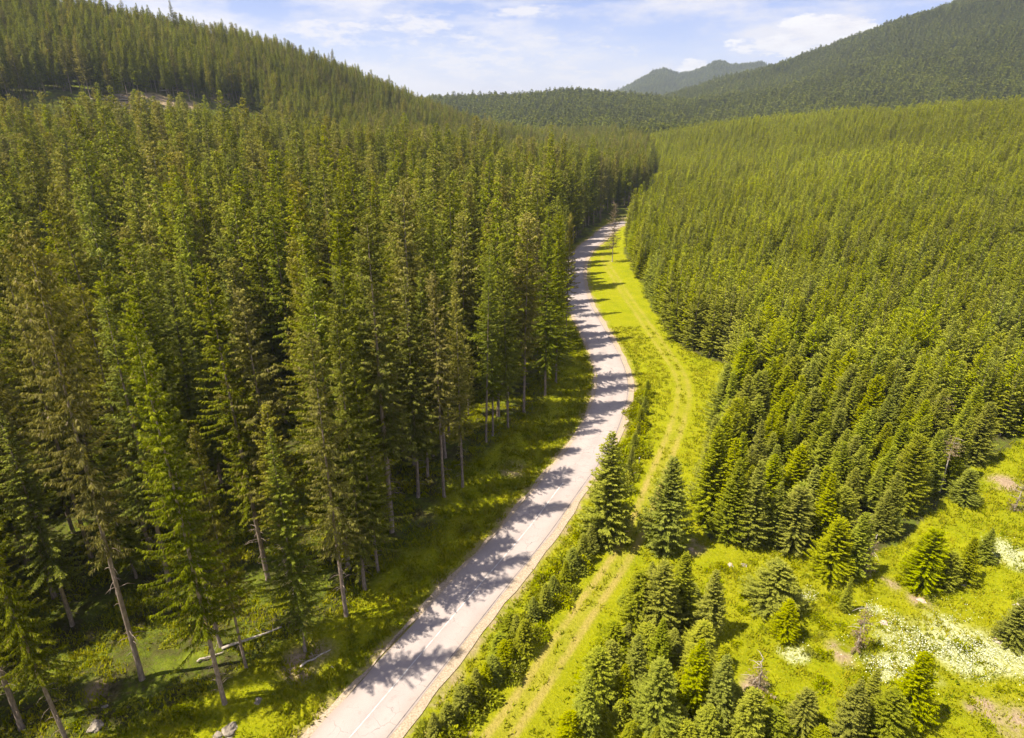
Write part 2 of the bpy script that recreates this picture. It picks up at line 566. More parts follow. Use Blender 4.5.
def crown(seed, H, R, base, whorl, nb, step, kw, kl, droop, hang, power=.8, gap=.12, lobes=.25, flat=.5, up_top=.5):
    """spruce crown: whorls of branches, each a row of sprays. Returns verts, rnd, tip"""
    rng = np.random.default_rng(seed)
    K, RN, TP = [], [], []
    z = base
    ph = rng.random(4) * 6.28
    while z < H - .15:
        t = (H - z) / (H - base)
        env = R * (1 + lobes * .6 * math.sin(z * 1.1 + ph[2]) * math.sin(z * .47 + ph[3])) * (t ** power) * (1 - .35 * smooth(.82, 1.0, np.array(t))) + .12
        n = max(3, int(round(nb * (.45 + .55 * min(1, t * 1.8)))))
        a0 = rng.random() * 6.28
        for b in range(n):
            if t > .05 and rng.random() < gap * (.5 + t): continue
            a = a0 + b / n * 6.283 + rng.normal(0, .25)
            lob = 1 + lobes * (math.sin(a * 2 + ph[0] + z * .25) * .6 + math.sin(a * 3 + ph[1] - z * .55) * .5 + rng.normal(0, .6))
            Lb = max(.15, env * lob)
            elev = up_top * (1 - t) - droop * t
            m = max(2, int(Lb / step))
            s = (np.arange(m) + .4 + rng.random(m) * .5) / m
            if base > .25 * H: s = s[s > .12]
            s = np.clip(np.r_[s, s, s[len(s) // 3:], 1.0], 0, 1)
            m = len(s)
            side = np.where(rng.random(m) < .5, -1., 1.)
            side[-1] = 0
            r = s * Lb
            zz = z + rng.normal(0, .08) + r * elev - (.10 + .12 * t) * r * (1 - s) + s ** 3 * Lb * .12
            dv = np.array([math.cos(a), math.sin(a)]); nv = np.array([-dv[1], dv[0]])
            p = np.c_[r[:, None] * dv, zz]
            phi = rng.uniform(.35, 1.15, m)
            dd = (np.cos(phi)[:, None] * dv + (side * np.sin(phi))[:, None] * nv)
            hg = hang * rng.uniform(.3, 1.3, m) - elev * .6
            D = np.c_[dd, -hg]
            ln = kl * (.65 + .7 * rng.random(m)) * (.55 + .45 * min(1, Lb / 1.5)) * (1.15 - .4 * s)
            w = kw * (.7 + .6 * rng.random(m))
            K.append(kites(p, D, ln, w, rng, flat))
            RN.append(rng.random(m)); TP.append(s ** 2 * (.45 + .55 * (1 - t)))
        z += whorl * rng.uniform(.7, 1.3) * (.55 + .45 * min(1, t * 2.5))
    # leader
    m = 7
    p = np.c_[rng.normal(0, .03, (m, 2)), np.linspace(H - 1.2, H - .1, m)]
    D = np.c_[rng.normal(0, .5, (m, 2)), np.full(m, 1.0)]
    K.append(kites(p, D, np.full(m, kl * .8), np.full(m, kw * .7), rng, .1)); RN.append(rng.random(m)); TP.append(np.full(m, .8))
    return np.concatenate(K), np.concatenate(RN), np.concatenate(TP)


def crown_mesh(name, data, mat):
    K, rn, tp = data
    n = len(K)
    return mesh_from(name, K.reshape(-1, 3), [np.arange(n * 4).reshape(-1, 4)], [mat],
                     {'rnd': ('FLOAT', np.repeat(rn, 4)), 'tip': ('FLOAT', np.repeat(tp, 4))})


def trunk_mesh(name, seed, H, r0, base, mat, stubs=14, lean=.0, sides=8, top=.97, lo=1.5):
    rng = np.random.default_rng(seed + 900)
    B = Bag()
    z = np.r_[-.6, 0, .35, np.linspace(1.2, H * top, 9)]
    rr = np.r_[r0 * 1.7, r0 * 1.45, r0 * 1.12, r0 * (1 - np.linspace(0, .95, 9) ** 1.1)]
    cx = np.cumsum(rng.normal(0, .03, len(z))) + lean * z / H
    cy = np.cumsum(rng.normal(0, .03, len(z)))
    B.tube(np.c_[cx - cx[0], cy - cy[0], z], rr, sides)
    for k in range(stubs):                       # dead branch stubs below the crown
        zz = rng.uniform(lo, max(lo + .5, base + 1.5)); a = rng.random() * 6.28
        ln = rng.uniform(.4, 1.5)
        x0, y0 = np.interp(zz, z, cx - cx[0]), np.interp(zz, z, cy - cy[0])
        B.tube([(x0, y0, zz), (x0 + math.cos(a) * ln * .6, y0 + math.sin(a) * ln * .6, zz + .02), (x0 + math.cos(a) * ln, y0 + math.sin(a) * ln, zz - .2 * ln)], [.035, .022, .008], 4)
    return B.mesh(name, mat)


HM, HY = 30.0, 12.0        # nominal heights of the mature and the young kind
mature_hi, mature_mid, mature_lo, young_hi, young_mid, young_lo = [], [], [], [], [], []
for k in range(7):
    base = [7, 8.5, 5, 10.5, 7, 4.5, 8.5][k]
    R = [2.7, 2.3, 2.9, 2.2, 2.5, 3.0, 2.4][k]
    lich = k in (3, 6)
    mt = M['lichen'] if lich else M['mature']
    mature_hi.append((crown_mesh('mature crown', crown(k, HM, R, base, .40, 9, .072, .085, .34, .44, .95 if lich else .6, [.72, .62, .8, .6, .85, .7, .66][k], [.2, .3, .16, .32, .22, .14, .28][k], .5, .35), mt),
                      trunk_mesh('mature trunk', k, HM, .21, base, M['bark'], 22)))
    mature_mid.append((crown(k + 20, HM, R * 1.04, base, .52, 9, .17, .155, .56, .40, .5, [.72, .62, .8, .6, .85, .7, .66][k], .16, .48, .35), lich, (HM, .22, base)))
    if k < 4:
        mature_lo.append((crown(k + 40, HM, R * 1.1, base * .6, 1.6, 6, 1.1, 1.0, 1.9, .4, .3, .8, .0, .3, .4), False, None))
for k in range(6):
    R = [1.95, 2.5, 1.75, 2.1, 2.8, 1.9][k]
    pw = [.84, .66, .92, .78, .55, .86][k]
    base = [.3, .5, 1.2, .4, .2, .8][k]
    young_hi.append((crown_mesh('young crown', crown(k + 60, HY, R, base, .235, 12, .085, .095, .30, .12, .14, pw, .12, .22, .5, .6), M['young']),
                     trunk_mesh('young trunk', k + 60, HY, .13, base, M['bark'], 4, lo=.4)))
    young_mid.append((crown(k + 80, HY, R * 1.04, base, .38, 8, .17, .15, .42, .12, .08, pw, .08, .32, .6, .7), False, (HY, .13, base)))
    if k < 4:
        young_lo.append((crown(k + 100, HY, R * 1.1, .5, .8, 7, .7, .5, .95, .15, .08, .85, .0, .2, .6, .7), False, None))

mature_mid_me = [(crown_mesh('mature crown', d, M['lichen'] if l else M['mature']), trunk_mesh('mature trunk', i + 20, *a, M['bark'], 8, sides=6)) for i, (d, l, a) in enumerate(mature_mid)]
young_mid_me = [(crown_mesh('young crown', d, M['young']), trunk_mesh('young trunk', i + 80, *a, M['bark'], 0, sides=5)) for i, (d, l, a) in enumerate(young_mid)]


def put_tree(name, pair, x, y, z, sc, rz, label, cat, group=None, lean=(0, 0), wide=1.0):
    e = bpy.data.objects.new(name, None); C.objects.link(e)
    e.empty_display_size = .5
    e.location = (x, y, z - .05); e.rotation_euler = (lean[0], lean[1], rz)
    e.scale = (sc * wide, sc * wide, sc)
    tag(e, label, cat, group)
    link('trunk', pair[1], e)
    link('crown', pair[0], e)
    return e


# ------------------------------------------------------------------ geometry-node scatter for what is past counting
def gn_scatter_group(n_proto):
    ng = bpy.data.node_groups.new('scatter', 'GeometryNodeTree')
    ng.interface.new_socket('Geometry', in_out='INPUT', socket_type='NodeSocketGeometry')
    ng.interface.new_socket('Geometry', in_out='OUTPUT', socket_type='NodeSocketGeometry')
    nd, lk = ng.nodes, ng.links
    gi, go = nd.new('NodeGroupInput'), nd.new('NodeGroupOutput')

    def attr(nm, ty):
        a = nd.new('GeometryNodeInputNamedAttribute'); a.data_type = ty
        a.inputs['Name'].default_value = nm
        return a.outputs[0]
    kind = attr('proto', 'INT')

    def sep(k):
        c = nd.new('FunctionNodeCompare'); c.data_type = 'INT'; c.operation = 'EQUAL'
        lk.new(kind, c.inputs[2]); c.inputs[3].default_value = k
        s = nd.new('GeometryNodeSeparateGeometry'); s.domain = 'POINT'
        lk.new(gi.outputs[0], s.inputs[0]); lk.new(c.outputs[0], s.inputs[1])
        return s.outputs[0]
    join = nd.new('GeometryNodeJoinGeometry')
    for k in range(n_proto):
        g2i = nd.new('GeometryNodeGeometryToInstance')
        lk.new(sep(k), g2i.inputs[0]); lk.new(g2i.outputs[0], join.inputs[0])
    iop = nd.new('GeometryNodeInstanceOnPoints')
    lk.new(sep(-1), iop.inputs['Points'])
    lk.new(join.outputs[0], iop.inputs['Instance'])
    iop.inputs['Pick Instance'].default_value = True
    lk.new(attr('pick', 'INT'), iop.inputs['Instance Index'])
    lk.new(attr('rot', 'FLOAT_VECTOR'), iop.inputs['Rotation'])
    lk.new(attr('scl', 'FLOAT_VECTOR'), iop.inputs['Scale'])
    lk.new(iop.outputs[0], go.inputs[0])
    return ng


def scatter_trees(name, protos, mat, pts, label, cat, kind='stuff'):
    """protos: (crown data, lichen, trunk args); pts: x y z rz sx sz"""
    V, Q, mi, pr, rn, tp = [], [], [], [], [], []
    off = 0
    for k, (d, lich, ta) in enumerate(protos):
        Kt, r, t = d
        n = len(Kt)
        V.append(Kt.reshape(-1, 3)); Q.append(np.arange(n * 4).reshape(-1, 4) + off)
        mi.append(np.full(n, 1 if lich else 0)); pr.append(np.full(n * 4, k)); rn.append(np.repeat(r, 4)); tp.append(np.repeat(t, 4))
        off += n * 4
        if ta:
            H, r0, b = ta
            v, q, _ = tube(np.c_[np.zeros(4), np.zeros(4), [-.6, 0, H * .5, H * .95]], [r0 * 1.4, r0 * 1.2, r0 * .6, .03], 5)
            V.append(v); Q.append(q + off); mi.append(np.full(len(q), 2)); pr.append(np.full(len(v), k)); rn.append(np.zeros(len(v))); tp.append(np.zeros(len(v)))
            off += len(v)
    nv = off
    pts = np.asarray(pts, float)
    n = len(pts)
    V.append(pts[:, :3])
    z1 = np.zeros(nv)
    rot = np.vstack([np.zeros((nv, 3)), np.c_[RNG.normal(0, .025, (n, 2)), pts[:, 3]]])
    scl = np.vstack([np.ones((nv, 3)), np.c_[pts[:, 4], pts[:, 4], pts[:, 5]]])
    me = mesh_from(name, np.vstack(V), [np.vstack(Q)], [mat, M['lichen'], M['bark']],
                   {'proto': ('INT', np.r_[np.concatenate(pr), np.full(n, -1)]), 'pick': ('INT', np.r_[z1, RNG.integers(0, len(protos), n)]),
                    'rnd': ('FLOAT', np.r_[np.concatenate(rn), np.zeros(n)]), 'tip': ('FLOAT', np.r_[np.concatenate(tp), np.zeros(n)]),
                    'rot': ('FLOAT_VECTOR', rot), 'scl': ('FLOAT_VECTOR', scl)}, np.concatenate(mi))
    o = link(name, me)
    md = o.modifiers.new('scatter', 'NODES'); md.node_group = gn_scatter_group(len(protos))
    return tag(o, label, cat, None, kind)


# ------------------------------------------------------------------ ground sheet
def build_ground():
    rr = np.r_[2, 5, 9, np.geomspace(13, 240, 420), np.geomspace(242, 5200, 330)]
    dense = np.radians(np.arange(-48, 48.01, .22))
    rest = np.radians(np.r_[np.arange(51, 306, 6)])
    th = np.r_[dense, rest]
    X, Y = rr[:, None] * np.sin(th)[None], rr[:, None] * np.cos(th)[None]
    x, y = X.ravel(), Y.ravel()
    z = terrain(x, y)
    r = np.hypot(x, y)
    n, m = len(rr), len(th)
    # attributes
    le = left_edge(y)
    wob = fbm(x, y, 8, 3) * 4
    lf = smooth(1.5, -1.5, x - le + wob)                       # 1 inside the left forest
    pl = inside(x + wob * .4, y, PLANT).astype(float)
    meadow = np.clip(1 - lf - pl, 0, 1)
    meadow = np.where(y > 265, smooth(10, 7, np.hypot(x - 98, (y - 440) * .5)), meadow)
    meadow = np.where((y < 22) & (x > le), 1, meadow)
    Uf, _, _ = project(x, y, z)
    meadow = np.where((r > 3150) & (r < 3700) & (np.abs(Uf - 780) < 16), 1, np.where(r > 700, 0, meadow))
    verge = smooth(0, 14, x - le) * .0 + 1
    near = r < 300
    tr = np.zeros(x.shape); d, s = dist_poly(x[near], y[near], TRACK)
    tr[near] = np.maximum(smooth(.5, .2, np.abs(d - .85)), smooth(1.7, .6, d) * .25)
    tr = tr * (.42 + .5 * smooth(95, 60, y)) * (1 + fbm(x, y, 6, 3) * .5)          # wear fades along the meadow
    dirt = np.zeros(x.shape)
    for (u, v, a) in [(149, 97, 8), (215, 99, 9), (160, 100, 11), (125, 100, 12), (190, 104, 8)]:
        px, py, pz = clearing_spot(u, v)
        dirt = np.maximum(dirt, smooth(a, a * .3, np.hypot(x - px, y - py)))
    for (u, v, a) in [(300, 668, 2.2), (318, 655, 1.8), (105, 700, 1.6), (700, 640, 1.3), (634, 702, 1.2), (690, 548, 1.5), (830, 540, 2.5), (885, 585, 1.3),
                      (1005, 490, 2.4), (965, 583, 1.2), (920, 602, 1.4), (755, 690, 1.2), (845, 655, 1.4), (515, 470, 2), (1015, 728, 2.6), (985, 712, 1.6), (860, 525, 2),
                      (440, 731, .9), (463, 733, 1.1)]:
        px, py = flat_spot(u, v)
        dirt = np.maximum(dirt, smooth(a * 1.2, a * .3, np.hypot(x - px, y - py) + fbm(x, y, 2, 2)))
    fx, fy = far_spot(617, 108)
    dirt = np.maximum(dirt, smooth(16, 8, np.hypot(x - fx, (y - fy) * .6)))
    # sandy margin where gravel spills off the road
    dr = np.full(x.shape, 99.); dd, _ = dist_poly(x[near], y[near], ROAD_C[::2]); dr[near] = dd
    dirt = np.maximum(dirt, .75 * smooth(4.4, 3.4, dr + fbm(x, y, 1.5, 2)))
    flw = np.zeros(x.shape)
    U, Vv, _ = project(x, y, z)
    for (u, v, a, b) in FLOWERS:
        px, py = flat_spot(u, v); ex = abs(flat_spot(u + a, v)[0] - px); ey = abs(flat_spot(u, v - b)[1] - py)
        q = np.hypot((x - px) / ex, (y - py) / ey) + fbm(x, y, 4, 3) * .9
        flw = np.maximum(flw, smooth(1.1, .4, q))
    # tussocks and hummocks on open ground
    near2 = (r > 12) & (r < 160) & (dr > 4.5)
    dk = np.full(x.shape, 99.); dk[near] = d
    z = z + near2 * (np.abs(fbm(x, y, 3.2, 3)) * .5 * smooth(1.8, 7, dk)) * smooth(4.5, 6, dr)
    idx = np.arange(n * m).reshape(n, m)
    a, b = idx[:-1], idx[1:]
    q = np.stack([a, np.roll(a, -1, 1), np.roll(b, -1, 1), b], -1).reshape(-1, 4)[:, ::-1]
    V = np.c_[x, y, z]; V = np.vstack([V, [0, 0, tz(0, 0)]])
    cen = n * m
    tri = np.stack([idx[0], np.full(m, cen), np.roll(idx[0], -1)], -1)
    ex = lambda A: ('FLOAT', np.r_[A, 0])
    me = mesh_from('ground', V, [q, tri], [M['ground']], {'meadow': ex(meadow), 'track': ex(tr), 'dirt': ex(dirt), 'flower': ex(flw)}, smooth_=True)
    tag(link('ground', me), kind='structure')


def far_spot(u, v):
    x, y = (u - CX) / F, (CY - v) / F
    dy, dz = y * SP + CP, y * CP - SP
    t = np.linspace(700, 1600, 1800)
    k = int(np.argmax(terrain(x * t, dy * t) + 12 > CAM_H + dz * t))
    return float(x * t[k]), float(dy * t[k])


def clearing_spot(u, v):
    """march the view ray to the hillside"""
    x, y = (u - CX) / F, (CY - v) / F
    dy, dz = y * SP + CP, y * CP - SP
    t = np.linspace(150, 500, 1400)
    zz = terrain(x * t, dy * t)
    k = np.argmax(zz > CAM_H + dz * t)
    if k == 0: k = 700
    return float(x * t[k]), float(dy * t[k]), float(zz[k])


build_ground()


def strip(name, offs, zo, mat, s0=0, s1=None, jag=0.0, kind='structure', dash=None):
    """a ribbon along the right road edge; offs metres to the left of it"""
    P, Nn = EDGE_S[s0:s1], NOR[s0:s1]
    n = len(P); k = len(offs)
    rng = np.random.default_rng(len(name))
    O = np.tile(np.array(offs, float), (n, 1))
    if jag:
        j = np.convolve(rng.normal(0, 1, n + 2), [.3, .4, .3], 'valid') * jag
        O[:, 0] += j; O[:, -1] += np.roll(j, 7)
    X = P[:, 0:1] + Nn[:, 0:1] * O; Y = P[:, 1:2] + Nn[:, 1:2] * O
    base = np.interp(P[:, 1], [260, 340, 440], [0, 5, 12])[:, None]
    Z = base + np.array(zo)[None] if np.ndim(zo) else base + zo + 0 * X
    idx = np.arange(n * k).reshape(n, k)
    q = np.stack([idx[:-1, :-1], idx[:-1, 1:], idx[1:, 1:], idx[1:, :-1]], -1)[:, :, ::-1]
    if dash: q = q[(np.arange(n - 1) % dash[0]) < dash[1]]
    ac = np.tile(np.linspace(0, 1, k), n)
    me = mesh_from(name, np.c_[X.ravel(), Y.ravel(), Z.ravel() + 0 * X.ravel()], [q.reshape(-1, 4)], [mat], {'across': ('FLOAT', ac)})
    return tag(link(name, me), kind=kind)


strip('gravel_shoulder', [-.15, .25, .9], .035, M['gravel'], jag=.13)
strip('road', [.72, 1.4, 2.0, 2.6, 3.3, 4.0, 4.7, 5.4, 6.05], [.055, .07, .085, .1, .11, .1, .085, .07, .05], M['asphalt'], jag=.09)
strip('gravel_verge', [5.98, 6.25, 6.55], [.045, .035, .0], M['gravel'], jag=.22)
strip('road_marking', [3.28, 3.37], .116, M['line'], s0=0, s1=88)
strip('road_joint', [.86, .93], [.066, .068], M['seam'], jag=.02, s1=170)

# ------------------------------------------------------------------ hero trees by their place in the photograph
placed = []            # x, y, clearance


def hero(name, u, v, vt, kind, k, label, cat='spruce tree', group=None, lean=0.0, wide=1.0, rz=None, hmin=0, lod='hi'):
    x, y, z = spot(u, v)
    h = max(hmin, height_from_top(y, vt) - z)
    pairs, nom = (mature_hi, HM) if kind == 'mature' else (young_hi, HY)
    sc = h / nom
    placed.append((x, y, 2.2 if kind == 'mature' else 1.0 + h * .07))
    return put_tree(name, pairs[k % len(pairs)], x, y, z, sc, RNG.random() * 6.28 if rz is None else rz, label, cat, group, (0, lean), wide)


G_M = 'mature spruces of the forest left of the road'
HM_LIST = [
    (225, 706, 300, 0, 'tall spruce with long bare grey trunk nearest the left edge of the road', .82),
    (142, 681, 225, 3, 'tall leaning spruce with long bare brown trunk, foot at edge of sunlit moss', .85),
    (246, 669, 425, 6, 'shorter slender spruce on the sunlit bank beside the fallen log', .8),
    (22, 728, 350, 1, 'dark spruce crowding the left edge of the photo at the bottom', .9),
    (221, 648, 330, 1, 'thin spruce whose foot stands at the left end of the fallen log', .8),
    (70, 748, 380, 4, 'dark spruce at the bottom left corner with its trunk running out of frame', .75),
    (305, 653, 428, 2, 'broad conical spruce with foliage nearly to the ground beside the bank', 1.0),
    (346, 616, 330, 6, 'pale lichen-hung spruce at forest front between the bank and the road', 1.0),
    (378, 572, 335, 0, 'dark spruce with slim pale trunk behind the shaded verge', .9),
    (365, 590, 300, 5, 'full dark spruce at forest edge right behind the pale lichen-hung one', .9),
    (445, 498, 270, 3, 'pale drooping spruce, left one of the two grey-green ones by the road bend', 1.05),
    (463, 488, 285, 6, 'pale drooping spruce, right one of the two grey-green ones by the road bend', .95),
    (486, 443, 245, 1, 'spruce with straight thin bare trunk behind the shaded verge', .85),
    (493, 436, 255, 4, 'slim spruce right beside the one with a straight thin bare trunk', .8),
    (508, 428, 240, 0, 'spruce with bare trunk above a small yellow sunlit shrub', .85),
    (545, 396, 205, 2, 'spruce with white sunlit trunk at the corner where forest meets road bend', .9),
    (556, 383, 210, 5, 'last dark spruce before the forest edge turns away behind the road bend', .85),
    (404, 440, 262, 6, 'spruce with long pale bare trunk seen through a gap in the forest', .8),
    (566, 345, 213, 3, 'grey-green spruce hard against the left road edge on the bend', .8),
    (563, 318, 205, 1, 'narrow dark spruce over the left road edge where the road straightens', .8),
]
for i, (u, v, vt, k, lab, w) in enumerate(HM_LIST):
    hero('mature_spruce', u, v, vt, 'mature', k, lab, group=G_M, lean=RNG.normal(0, .02), wide=w * .95)

G_Y = 'young spruces scattered on the clearing'
HY_LIST = [
    (605, 541, 432, 0, 'lone dark conical spruce between the road and the dirt track', 1.25),
    (664, 549, 456, 3, 'conical spruce at the right side of the dirt track opposite the lone one', 1.2),
    (771, 609, 562, 4, 'rounded bushy spruce alone on the grass beside a white flower patch', 1.9),
    (783, 638, 600, 1, 'small bushy spruce directly below the rounded one on the clearing', 1.4),
    (707, 636, 570, 2, 'spruce with visible pale trunk above a patch of bare earth', 1.35),
    (828, 577, 520, 4, 'left spruce of the pair in front of the plantation edge', 1.3),
    (851, 576, 512, 3, 'right spruce of the pair in front of the plantation edge', 1.2),
    (920, 586, 530, 4, 'broad spruce at the left of the four on the upper clearing', 1.3),
    (944, 587, 552, 1, 'low spruce second from left of the four on the upper clearing', 1.5),
    (961, 582, 536, 3, 'spruce third from left of the four on the upper clearing', 1.2),
    (982, 562, 528, 0, 'spruce at the right of the four on the upper clearing', 1.4),
    (962, 503, 470, 4, 'small spruce in front of the bare trunk at the plantation edge', 1.6),
    (790, 548, 488, 4, 'full spruce jutting from the plantation edge onto the clearing', 1.25),
    (770, 545, 482, 0, 'spruce beside the full one at the plantation edge', 1.1),
    (1010, 645, 598, 1, 'small dark spruce by a pale stump at the right edge of the clearing', 1.4),
    (843, 613, 576, 2, 'thin small spruce between two white flower patches', .9),
    (905, 722, 652, 3, 'spruce in front of the big white flower patch', 1.3),
    (882, 742, 692, 4, 'lower wide spruce at the bottom edge below the flower patch', 1.4),
    (845, 742, 680, 0, 'dark spruce at the bottom edge left of the flower patch', 1.2),
    (862, 725, 668, 2, 'slender spruce left behind the one before the big flower patch', 1.1),
    (800, 728, 690, 4, 'low spruce at bottom edge on open yellow-green grass', 1.3),
    (745, 742, 690, 1, 'bushy spruce at the bottom edge, right end of the clump by the track', 1.4),
    (716, 722, 655, 3, 'spruce in the lower clump by the track, behind the bottom bushy one', 1.2),
    (692, 712, 640, 0, 'tall narrow spruce in the lower clump by the track', 1.1),
    (654, 727, 662, 4, 'well-shaped light spruce standing clear in the middle of the lower clump', 1.2),
    (596, 707, 648, 1, 'left spruce of the lower clump beside the dirt track', 1.3),
    (585, 735, 676, 2, 'spruce at the bottom left of the lower clump beside the dirt track', 1.3),
    (569, 745, 712, 4, 'small spruce by the track at the bottom edge', 1.4),
    (622, 706, 664, 3, 'small spruce between the left and middle trees of the lower clump', 1.2),
    (634, 684, 634, 0, 'spruce behind the middle of the lower clump', 1.2),
    (658, 668, 618, 2, 'spruce of the lower clump with bare earth at its left foot', 1.2),
    (637, 622, 572, 4, 'left spruce of the upper clump on the clearing', 1.35),
    (658, 632, 562, 1, 'tallest middle spruce of the upper clump on the clearing', 1.2),
    (678, 620, 552, 3, 'right spruce of the upper clump with a dark shadow side', 1.2),
    (648, 610, 562, 0, 'spruce at the back of the upper clump on the clearing', 1.2),
    (700, 690, 640, 2, 'spruce behind the tall narrow one of the lower clump', 1.2),
    (758, 612, 596, 1, 'tiny spruce on the grass left of the rounded bushy one', 1.4),
    (742, 600, 588, 3, 'tiny dark sapling left of the rounded bushy spruce', 1.4),
    (660, 700, 670, 4, 'little spruce tucked behind the well-shaped light one', 1.2),
]
for i, (u, v, vt, k, lab, w) in enumerate(HY_LIST):
    hero('young_spruce', u, v, vt, 'young', k, lab, group=G_Y, wide=w * 1.0, hmin=.8)

THICKET = [(585, 690), (608, 676), (618, 722), (640, 712), (668, 690), (676, 728), (706, 738), (730, 712), (612, 650), (598, 672), (672, 655), (690, 668), (716, 700), (630, 738),
           (655, 745), (604, 728), (684, 745), (646, 655), (627, 640), (668, 640), (690, 600), (625, 605), (745, 715), (770, 738), (820, 745), (722, 668), (640, 690), (664, 712), (700, 655), (610, 700)]
for i, (u, v) in enumerate(THICKET):
    x_, y_, z_ = spot(u, v); hh = RNG.uniform(1.6, 3.8)
    put_tree('young_spruce', young_hi[[4, 1, 3, 4][i % 4]], x_, y_, z_, hh / HY, RNG.random() * 6.28,
             'small spruce filling gaps in the thicket between dirt track and clearing', 'spruce tree', 'small spruces filling the thicket', (0, 0), 1.9)
# ------------------------------------------------------------------ forests
def jgrid(x0, x1, y0, y1, sp, rng, jit=.42):
    nx, ny = int((x1 - x0) / sp), int((y1 - y0) / (sp * .87))
    i, j = np.meshgrid(np.arange(nx), np.arange(ny))
    x = x0 + (i + .5 * (j % 2)) * sp + rng.uniform(-jit, jit, i.shape) * sp
    y = y0 + j * sp * .87 + rng.uniform(-jit, jit, i.shape) * sp
    return x.ravel(), y.ravel()


def in_view(x, y, z, pad=30, top=30):
    u, v, d = project(x, y, z + top)
    u0, v0, d0 = project(x, y, z)
    return (d > 5) & (np.minimum(u, u0) < 1024 + pad) & (np.maximum(u, u0) > -pad) & (np.minimum(v, v0) < 738 + pad)


P_ = np.array(placed)


def clear_of(x, y, extra=0):
    ok = np.ones(x.shape, bool)
    for px, py, r in P_:
        ok &= np.hypot(x - px, y - py) > r + extra
    return ok


# mature forest
rng = np.random.default_rng(3)
x, y = jgrid(-520, 130, -40, 760, 4.4, rng, .5)
_k = np.hypot(x, y) < 270
xa, ya = jgrid(-520, 130, -40, 760, 3.7, rng, .5)
_q = np.hypot(xa, ya) >= 270
x, y = np.r_[x[_k], xa[_q]], np.r_[y[_k], ya[_q]]
rd = np.abs(x - road_x(y))
th = np.arctan2(x, y)
keep = (x < left_edge(y) - .8) & (np.hypot(x, y) > 26) & clear_of(x, y, .8)
keep &= (th > -.95) | (np.hypot(x, y) < 90)
keep &= ~((y < 20) & (x > -55))
keep &= rng.random(x.shape) < .93
keep &= ~((x > -45) & (x < -30) & (y > 29) & (y < 41))
keep &= ~((x > -38 - (y - 40) * .2) & (x < -14) & (y > 30) & (y < 47))
# gaps with sunlit floor near the forest front
keep &= ~((fbm(x, y, 14, 2) > .34) & (np.hypot(x, y) < 110))
CLP = [clearing_spot(u, v) for u, v in [(60, 106), (110, 104), (150, 103), (190, 106), (235, 109), (262, 118)]]
dcl = np.min([np.hypot(x - a, y - b) for a, b, _ in CLP], axis=0)
lineP = np.array([(a, b) for a, b, _ in CLP])
dl, sd = dist_poly(x, y, lineP)
keep &= ~((dl < 7 + fbm(x, y, 30, 2) * 6) & (rng.random(x.shape) < .78))
keep &= np.hypot(x - 98, (y - 440) * .5) > 8
below = (np.hypot(x, y) < np.interp(th, np.arctan2(lineP[:, 0], lineP[:, 1]), np.hypot(lineP[:, 0], lineP[:, 1]))) & (dl < 65) & (th > -.72) & (th < -.34)
x, y, dl, below = x[keep], y[keep], dl[keep], below[keep]
z = terrain(x, y)
h = rng.normal(28.3, 3.3, x.shape) + fbm(x, y, 40, 2) * 3
h = h * (1 - .32 * smooth(230, 320, np.hypot(x, y)))
h = np.where(below, np.minimum(h, 1.2 + dl * .17 + rng.random(x.shape) * 3), h)
# some suppressed smaller trees
sm_ = rng.random(x.shape) < .2
h = np.where(sm_, h * rng.uniform(.45, .75, x.shape), h)
r = np.hypot(x, y)
MAT = dict(x=x, y=y, z=z, h=h, r=r)
vis = in_view(x, y, z, 10)
order = np.argsort(np.where(vis, r, 1e9))
n_hero = len(HM_LIST)
ind = order[:290 - n_hero]
ind_r = r[ind].max()
for i in ind:
    d = r[i]
    pairs = mature_hi if d < 82 else mature_mid_me
    k = int(rng.integers(0, 7))
    edge = (left_edge(y[i]) - x[i]) < 7
    lab = ('mature spruce among those standing along the front of the forest left of the road' if edge else
           'mature spruce among those crowded in the near depth of the left forest' if d < 75 else
           'mature spruce among those in the middle depth of the left forest, smaller in the photo')
    grp = ('mature spruces along the front of the left forest' if edge else 'mature spruces crowded in the near left forest' if d < 75 else 'mature spruces in the middle depth of the left forest')
    put_tree('mature_spruce', pairs[k], x[i], y[i], z[i], h[i] / HM, rng.random() * 6.28, lab, 'spruce tree', grp,
             (rng.normal(0, .018), rng.normal(0, .018)), rng.uniform(.85, 1.12) * (HM / h[i]) ** .3)
rest = np.setdiff1d(np.arange(len(x)), ind)
mid = rest[(r[rest] < 330)]
far = rest[(r[rest] >= 330)]
rowf = lambda ii, nom: np.c_[x[ii], y[ii], z[ii] - .05, rng.random(len(ii)) * 6.28, h[ii] / nom * rng.uniform(.9, 1.15, len(ii)) * (nom / h[ii]) ** .3, h[ii] / nom]
scatter_trees('mature_spruce_forest', mature_mid, M['mature'], rowf(mid, HM), 'dense forest of tall mature spruces covering the slope left of the road', 'forest')
scatter_trees('hillside_spruce_forest', mature_mid, M['mature'], rowf(far, HM), 'mature spruces covering the upper left hill up to its skyline', 'forest')

